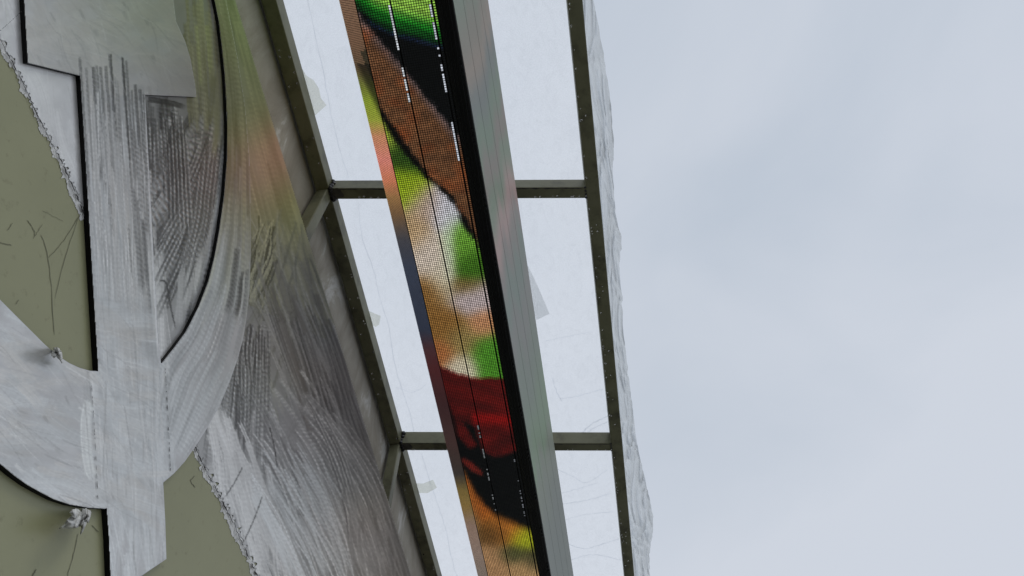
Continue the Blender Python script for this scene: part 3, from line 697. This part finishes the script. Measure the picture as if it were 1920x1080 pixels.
BLK_LO = [(655, -10), (680, 40), (720, 85), (760, 132), (800, 182), (850, 245), (880, 275)]
TRK_LO = [(680, 100), (700, 165), (715, 205), (740, 240), (770, 282), (800, 325), (850, 372), (880, 420), (905, 470)]
RED = [(780, 640), (810, 662), (826, 688), (855, 700), (885, 708), (950, 710), (970, 760), (972, 845), (930, 858), (905, 848), (890, 800), (868, 790), (895, 835), (880, 842), (860, 820), (845, 770), (820, 700)]
def yat(line, x):
    for (a, b_) in zip(line, line[1:]):
        if a[0] <= x <= b_[0]: return a[1] + (b_[1] - a[1]) * (x - a[0]) / (b_[0] - a[0])
    return line[0][1] if x < line[0][0] else line[-1][1]
def nz2(x, y, s): return noise.noise(Vector((x / s, y / s, 3.7)))
def picture(x, y):
    j = 5 * nz2(x, y, 14)
    if y < 480:
        if y < yat(LEAF_LO, x) + j:
            d_ = yat(LEAF_LO, x) - y
            k = max(0, min(1, d_ / 62)) ; s_ = .5 + .5 * math.sin((y - .42 * x) * .35)
            lo, mi, hi = (8, 40, 20), (22, 128, 30), (160, 215, 85)
            c = [lo[i] + (mi[i] - lo[i]) * min(1, k * 2.4) for i in range(3)] if k < .42 else [mi[i] + (hi[i] - mi[i]) * min(1, (k - .42) / .4) for i in range(3)]
            return [v * (.72 + .28 * s_) for v in c]
        if abs(y - yat(LEAF_LO, x) - 3) < 3 and x > 690: return (22, 36, 62)
        if y < yat(BLK_LO, x) + j + 5 * nz2(x, y, 3): return (7, 9, 11)
        tl = yat(TRK_LO, x)
        if y < tl + j * 1.5:
            k = .5 + .5 * nz2(x * 1.0, y * 1.6, 22) + .35 * nz2(x, y, 7)
            q_ = max(0, nz2(x + 40, y * 1.3, 34)); k *= .85; c = (78 + 52 * k + 34 * q_, 56 + 36 * k, 38 + 22 * k - 10 * q_)
            e = min(1, max(0, (y - yat(BLK_LO, x)) / 26)); c = [c[0] * (1.05 - .0 * e), c[1] * (1.25 - .25 * e), c[2] * (1.9 - .9 * e)]
            return c
        th = 8 + 16 * max(0, 1 - abs(x - 745) / 70) + (13 if 862 < x < 885 else 0)
        if y < tl + th + j: return (9, 9, 9)
    if inside(RED, x + j * .5, y + j * .5):
        k = .5 + .5 * nz2(x * .6, y * 1.4, 26); br = math.exp(-((y - 786 - .05 * (x - 930)) / 12) ** 2) if x > 885 else 0
        sd_ = max(0, math.sin(y * .16 - x * .05 + 2 * nz2(x, y, 30))) ; k = k * (1 - .5 * sd_); return (56 + 52 * k + 60 * br, 15 + 6 * k, 16 + 4 * k)
    if y > 715 or (y > 690 and x < 840):
        orl = 835 + (x - 862) * 1.05 if x < 930 else 908 + 48 + (x - 930) * .40
        orl = yat([(840, 860), (872, 880), (895, 925), (930, 962), (1000, 990)], x)
        if y < orl + j * 1.6:
            if 866 < x < 905 and abs(y - (862 + (x - 866) * .7)) < 9 - abs(x - 884) * .25: return (105, 32, 26)
            return (7, 9, 12)
        d_ = y - orl
        c0 = blobs(x, y, [(900, 940, 30, 25, (165, 90, 35)), (950, 985, 30, 25, (190, 115, 45)), (985, 1008, 22, 18, (165, 175, 35)), (965, 1040, 22, 14, (70, 75, 45)), (925, 1000, 22, 18, (90, 65, 35)), (920, 1060, 30, 30, (175, 135, 95)), (985, 1070, 26, 22, (180, 145, 100)), (880, 990, 14, 40, (130, 105, 70)), (1000, 1050, 15, 15, (60, 62, 40))])
        e = min(1, d_ / 14); return [v * (.35 + .65 * e) for v in c0]
    return blobs(x, y, BG)
SEAM2 = [(0, 96), (126, 190), (796, 822), (840, 860), (878, 900), (926, 966)]; SEAM3 = [(10, 78), (88, 92), (104, 108), (118, 172), (228, 300), (858, 870), (898, 902), (918, 972)]
def diode_faces(pa, pb, nacross, y0, y1, pitch, fill, colfn, lift):
    """little square diodes on the strip between section points pa, pb"""
    V_, F_, T_ = [], [], []
    d_ = Vector((pb[0] - pa[0], pb[1] - pa[1])); L = d_.length; d_.normalize(); nrm = Vector((-d_.y, d_.x))
    if nrm.y > 0: nrm = -nrm
    rows = int((y1 - y0) / pitch); pc = L / nacross
    for r_ in range(rows):
        yc = y0 + (r_ + .5) * pitch
        for q in range(nacross):
            s_ = (q + .5) * pc; x = pa[0] + d_.x * s_ + nrm.x * lift; h = pa[1] + d_.y * s_ + nrm.y * lift
            px_, py_ = to_px(P(x, yc, h)); col = colfn(px_, py_, q, nacross)
            a = pc * fill / 2; c_ = pitch * fill / 2; b0 = len(V_)
            for (e, f_) in ((-a, -c_), (a, -c_), (a, c_), (-a, c_)): V_.append(P(x + d_.x * e, yc + f_, h + d_.y * e)); T_.append(col)
            F_.append((b0, b0 + 1, b0 + 2, b0 + 3))
    return V_, F_, T_
GAIN = 1.12
def lum(c, g_): return [v * g_ for v in lin([max(0, min(255, k)) for k in c])]
def main_col(px_, py_, q, n_):
    for (rng, qq, col) in ((SEAM2, 'R2', (235, 240, 245)), (SEAM3, 'R3', (225, 232, 245))):
        pass
    cs = [picture(px_ + dx, py_ + dy2) for dx, dy2 in ((0, 0), (-3, -2.5), (3, 2.5), (2.5, -3), (-2.5, 3))]; c = [sum(v[i] for v in cs) / 5 for i in range(3)]; f_ = random.uniform(.8, 1.15)
    return [v * f_ for v in lum(c, GAIN)]
def with_seam(ranges, last, extra):
    def fn(px_, py_, q, n_):
        if q == last and any(a <= py_ <= b_ for a, b_ in ranges) and random.random() < (.9 if py_ < 400 else .5): return lum(extra, (.85 if py_ < 400 else .22) * random.uniform(.6, 1.1))
        return main_col(px_, py_, q, n_)
    return fn
def facet_col(px_, py_, q, n_):
    c = facet(py_ + 3 * nz2(px_, py_, 9)); f_ = random.uniform(.86, 1.1)
    if py_ < 130:
        f_ *= 1.0 if (px_ - (640 + .23 * py_)) > -6 else .8
    if 95 < py_ < 165 and px_ > 660 + (py_ - 60) * .42: c = (62, 55, 42)
    if 120 < py_ < 260:
        k = max(0, min(1, (px_ - (664 + (py_ - 120) * .46)) / 10)); c = [c[i] * (1 - k * .55) for i in range(3)]
    return [v * f_ for v in lum(c, GAIN * .85)]
VY0, VY1, PITCH_L = 0.15, 4.1, 0.0071
def module(i, pa, pb, n_, fn, fill, gap=.0012):
    d_ = Vector((pb[0] - pa[0], pb[1] - pa[1])); L = d_.length; d_.normalize()
    a = (pa[0] + d_.x * gap, pa[1] + d_.y * gap); b_ = (pb[0] - d_.x * gap, pb[1] - d_.y * gap)
    nrm = Vector((-d_.y, d_.x)); nrm = -nrm if nrm.y > 0 else nrm
    k = -.008
    vv_ = [P(a[0], LY0, a[1]), P(b_[0], LY0, b_[1]), P(b_[0] + nrm.x * k, LY0, b_[1] + nrm.y * k), P(a[0] + nrm.x * k, LY0, a[1] + nrm.y * k)]
    vv_ += [(v[0], LY1, v[2]) for v in vv_]
    mo = dpart('led_module', mesh_of(vv_, [(0, 1, 5, 4), (1, 2, 6, 5), (2, 3, 7, 6), (3, 0, 4, 7), (3, 2, 1, 0), (4, 5, 6, 7)]), 'led_black')
    V_, F_, T_ = diode_faces(a, b_, n_, VY0, VY1, PITCH_L, fill, fn, .0012)
    o = dpart('diodes', mesh_of(V_, F_, tones=T_), 'led_diode', mo); o.matrix_parent_inverse = Matrix.Translation((0, 0, -CAM.z - HS)); o['kind'] = 'stuff'
    mo.matrix_parent_inverse = Matrix.Identity(4); mo.matrix_parent_inverse = Matrix.Translation((0, 0, -CAM.z - HS))
    o.matrix_parent_inverse = Matrix.Identity(4)
module(0, SEC[0], SEC[1], 16, facet_col, .80, .0008)
module(1, SEC[1], SEC[2], 14, with_seam(SEAM2, 13, (232, 238, 245)), .74)
module(2, SEC[2], SEC[3], 16, with_seam(SEAM3, 15, (225, 232, 245)), .74, .0022)
module(3, (SEC[3][0] + .0005, HS), (SEC[4][0], HS), 1, main_col, .6, .0006)
# the lit side that faces the sign board
SIDE = [(-400, (150, 190, 110)), (-60, (150, 195, 105)), (60, (140, 175, 80)), (160, (120, 135, 70)), (215, (130, 140, 70)), (262, (225, 150, 125)), (318, (228, 148, 130)), (350, (160, 140, 90)), (395, (165, 180, 95)), (440, (140, 150, 105)), (500, (62, 70, 80)), (640, (50, 55, 68)), (700, (58, 40, 44)), (840, (60, 46, 46)), (900, (70, 66, 64)), (950, (105, 92, 82)), (1040, (100, 97, 95)), (1300, (120, 110, 100))]
def side_col(y):
    for (a, ca), (b_, cb) in zip(SIDE, SIDE[1:]):
        if y <= b_: k = max(0, (y - a) / (b_ - a)); return tuple(ca[i] + (cb[i] - ca[i]) * k for i in range(3))
    return SIDE[-1][1]
ny_, nh_ = 150, 6; V_, F_, T_ = [], [], []
A_, B_ = SEC[0], SEC[7]
for i in range(ny_ + 1):
    yy = VY0 - .4 + (VY1 + .4 - VY0) * i / ny_
    for k in range(nh_ + 1):
        t = k / nh_; x = A_[0] + (B_[0] - A_[0]) * t; h = A_[1] + (B_[1] - A_[1]) * t
        px_, py_ = to_px(P(A_[0], yy, A_[1])); V_.append(P(x - .001, yy, h)); T_.append(lum(side_col(py_), .68))
for i in range(ny_):
    for k in range(nh_): a = i * (nh_ + 1) + k; F_.append((a, a + 1, a + nh_ + 2, a + nh_ + 1))
dpart('side_screen', mesh_of(V_, F_, tones=T_), 'led_side')
# flank that faces the open side: four pale rows of modules, faintly lit
A_, B_ = SEC[5], SEC[6]
fl = [(-40, (128, 150, 130)), (60, (150, 140, 128)), (110, (172, 150, 138)), (170, (120, 128, 132)), (240, (120, 148, 124)), (300, (150, 132, 128)), (350, (128, 150, 124)), (420, (205, 165, 165)), (470, (150, 140, 140)), (520, (125, 145, 138)), (600, (140, 138, 140)), (700, (125, 140, 130)), (830, (122, 156, 118)), (880, (130, 140, 124)), (1000, (118, 126, 124)), (1100, (118, 126, 124))]
def flank(y):
    for (a, ca), (b_, cb) in zip(fl, fl[1:]):
        if y <= b_: k = max(0, (y - a) / (b_ - a)); k = k * k * (3 - 2 * k); return [ca[i] + (cb[i] - ca[i]) * k for i in range(3)]
    return fl[-1][1]
for r_ in range(4):
    V_, F_, T_ = [], [], []; n_ = 160
    for i in range(n_ + 1):
        yy = VY0 - .5 + (5.2 - VY0 + .5) * i / n_
        for k in range(4):
            t = (r_ + .012 + k / 3 * .976) / 4; x = A_[0] + (B_[0] - A_[0]) * t; h = A_[1] + (B_[1] - A_[1]) * t
            px_, py_ = to_px(P(x, yy, h)); V_.append(P(x + .001, yy, h)); T_.append(lum(flank(py_ + 30 * (r_ + k / 3 - 1.5) + 55 * nz2(yy * 10, r_ * 9 + k * 3, 4)), .24))
    for i in range(n_):
        for k in range(3): a = i * 4 + k; F_.append((a, a + 1, a + 5, a + 4))
    dpart('flank_module', mesh_of(V_, F_, tones=T_, smooth=True), 'led_edge_face')
# hangers to the crossbars
for (xa, ya, xb, yb) in joints:
    for xx in ((SEC[6][0] + SEC[7][0]) / 2 - .12, (SEC[6][0] + SEC[7][0]) / 2 + .12):
        t = (xx - xa) / (xb - xa)
        dpart('hanger', tube(P(xx, ya + (yb - ya) * t, HS + .50), P(xx, ya + (yb - ya) * t, H + .0005), .03, .03, up=Vector((0, 1, 0)), bev=.002), 'hanger')

# ================================================================== PLASTIC FILM
HF = H + TH + 0.002
OUTL = [(1104, -60), (1113, 0), (1121, 40), (1129, 90), (1139, 150), (1146, 210), (1150, 265), (1149, 310), (1152, 360), (1154, 400), (1163, 438), (1165, 465), (1161, 500), (1166, 560), (1167, 605), (1173, 660), (1180, 720), (1187, 775), (1192, 815), (1198, 850), (1210, 900), (1218, 935), (1224, 965), (1223, 1000), (1217, 1040), (1218, 1085), (1222, 1150)]
fo = empty('plastic_film', 'clear wrinkled plastic sheet laid over the canopy, crumpled edge hanging past the outer rail', 'plastic film', (0, 0, CAM.z + HF))
def flpart(name, me, material):
    o = link(name, me, material, fo); o.matrix_parent_inverse = Matrix.Translation((0, 0, -CAM.z - HF)); return o
def wz(x, y):
    v = Vector((x * 3.0, y * 3.0, 0)); w = Vector((x * 2.2 + .5 * noise.noise(v), y * 9 + 1.3 * noise.noise(v * 1.3), 2))
    k = max(0, min(1, (y - 1.5) / 1.3))
    return .0035 * noise.noise(v) + (.0015 + .004 * k) * abs(noise.noise(w)) 
nx_, ny_ = 90, 320; V_, F_ = [], []
fx0, fx1 = xl_out, (xr_in + xr_out) / 2
for i in range(ny_ + 1):
    y = Y0 + (Y1 - Y0) * i / ny_
    for k in range(nx_ + 1):
        x = fx0 + (fx1 - fx0) * k / nx_; V_.append((x, y, CAM.z + HF + .002 + wz(x, y)))
for i in range(ny_):
    for k in range(nx_): a = i * (nx_ + 1) + k; F_.append((a, a + 1, a + nx_ + 2, a + nx_ + 1))
flpart('sheet', mesh_of(V_, F_, smooth=True), 'film')
# crumpled overhang
ny2, nx2 = 620, 34; V_, F_ = [], []
oy = [(on_h(p[0], p[1], HF)) for p in OUTL]; ys = [p.y for p in oy]; xs = [p.x for p in oy]
for i in range(ny2 + 1):
    y = ys[0] + (ys[-1] - ys[0]) * i / ny2 ; xo = float(np.interp(y, ys, xs)) + .004 * noise.noise(Vector((y * 22, 0, 0)))
    for k in range(nx2 + 1):
        t = k / nx2; x = fx1 + (xo - fx1) * t
        q = Vector((x * 34 + 1.6 * noise.noise(Vector((x * 8, y * 2.6, 0))), y * 3.4 + 1.2 * noise.noise(Vector((x * 11, y * 4, 5))), 1.3))
        e = min(1, t * 3)
        z = (abs(noise.noise(q)) * .062 + abs(noise.noise(q * 2.3)) * .03 + .006 * noise.noise(q * 5)) * e - .035 * t * t
        V_.append((x + .006 * noise.noise(q * 1.7) * e * (1 - t), y, CAM.z + HF + .003 + z))
for i in range(ny2):
    for k in range(nx2): a = i * (nx2 + 1) + k; F_.append((a, a + 1, a + nx2 + 2, a + nx2 + 1))
flpart('crumpled_edge', mesh_of(V_, F_, smooth=True), 'film_crumpled')
# creases
def film_ribbon(lines, dz):
    V_, F_ = [], []
    for (pts, w) in lines:
        b0 = len(V_); n_ = len(pts)
        for i, p in enumerate(pts):
            q = pts[min(n_ - 1, i + 1)]; q0 = pts[max(0, i - 1)]; dx, dy_ = q[0] - q0[0], q[1] - q0[1]; d_ = math.hypot(dx, dy_) or 1; ww = w * random.uniform(.5, 1.2)
            for e in (-.5, .5):
                a = on_h(p[0] - dy_ / d_ * ww * e, p[1] + dx / d_ * ww * e, HF - dz); V_.append(a)
        for i in range(n_ - 1): F_.append((b0 + 2 * i, b0 + 2 * i + 1, b0 + 2 * i + 3, b0 + 2 * i + 2))
    return mesh_of(V_, F_)
CR = [([(574, -10), (590, 60), (607, 140), (622, 220), (640, 290), (655, 333)], 1.3), ([(672, 385), (680, 450), (700, 505), (712, 560), (728, 610), (742, 690), (757, 740)], 1.2), ([(757, 740), (770, 780), (776, 812)], 1.1),
      ([(790, 850), (815, 930), (835, 990), (850, 1060), (862, 1090)], 1.1), ([(1040, 560), (1066, 580), (1075, 590)], 0), ([(1036, 708), (1044, 735), (1054, 752)], 1.6), ([(1050, 748), (1085, 742), (1130, 730)], 1.2),
      ([(1088, 815), (1110, 795), (1140, 780)], 2.0), ([(1092, 818), (1115, 802), (1142, 790)], 1.2), ([(1046, 880), (1075, 894), (1100, 905), (1140, 880)], 1.0), ([(1050, 925), (1090, 915), (1120, 905)], .9), ([(1054, 945), (1100, 938), (1145, 925)], 1.0),
      ([(1060, 975), (1095, 965), (1150, 960)], .9), ([(1066, 1020), (1100, 1028), (1160, 1010)], 1.1), ([(1070, 1050), (1110, 1040), (1165, 1050)], .9), ([(740, 725), (775, 735), (800, 720)], .9), ([(1022, 640), (1060, 632), (1110, 622)], .8)]
flpart('crease', film_ribbon([(dense(p, 24), w) for p, w in CR if w], .0012), 'film_crease')['kind'] = 'stuff'
# bits of tape stuck under the film
def tape(label, pts, material, seed):
    vs_ = [on_h(p[0], p[1], HF - .003) for p in pts]; c = sum(vs_, Vector()) / len(vs_)
    V_ = [Vector((v.x, v.y, v.z - .002 * random.random())) for v in vs_] + [Vector((c.x, c.y, c.z - .004))]
    n_ = len(vs_); o = link('tape_scrap', mesh_of(V_, [(i, (i + 1) % n_, n_) for i in range(n_)]), material, label=label, category='tape', group='tape scraps on the film')
    md = o.modifiers.new('thick', 'SOLIDIFY'); md.thickness = .0008
tape('large translucent yellowish tape scrap with pointed corner near the left rail', [(558, 108), (566, 128), (575, 142), (588, 150), (598, 166), (602, 184), (612, 197), (600, 208), (590, 217), (560, 217)], 'tape', 1)
tape('small pale tape scrap against the left rail in the middle pane', [(690, 582), (702, 587), (714, 592), (711, 608), (704, 613), (694, 606)], 'tape', 2)
tape('yellowish square cut tape scrap in the lowest left pane', [(780, 906), (794, 906), (812, 899), (819, 914), (802, 924), (786, 924)], 'tape', 3)
tape('grey grainy tape strip slanting out beside the display flank', [(982, 486), (992, 502), (1012, 545), (1030, 588), (1006, 600), (992, 560)], 'tape_grey', 4)
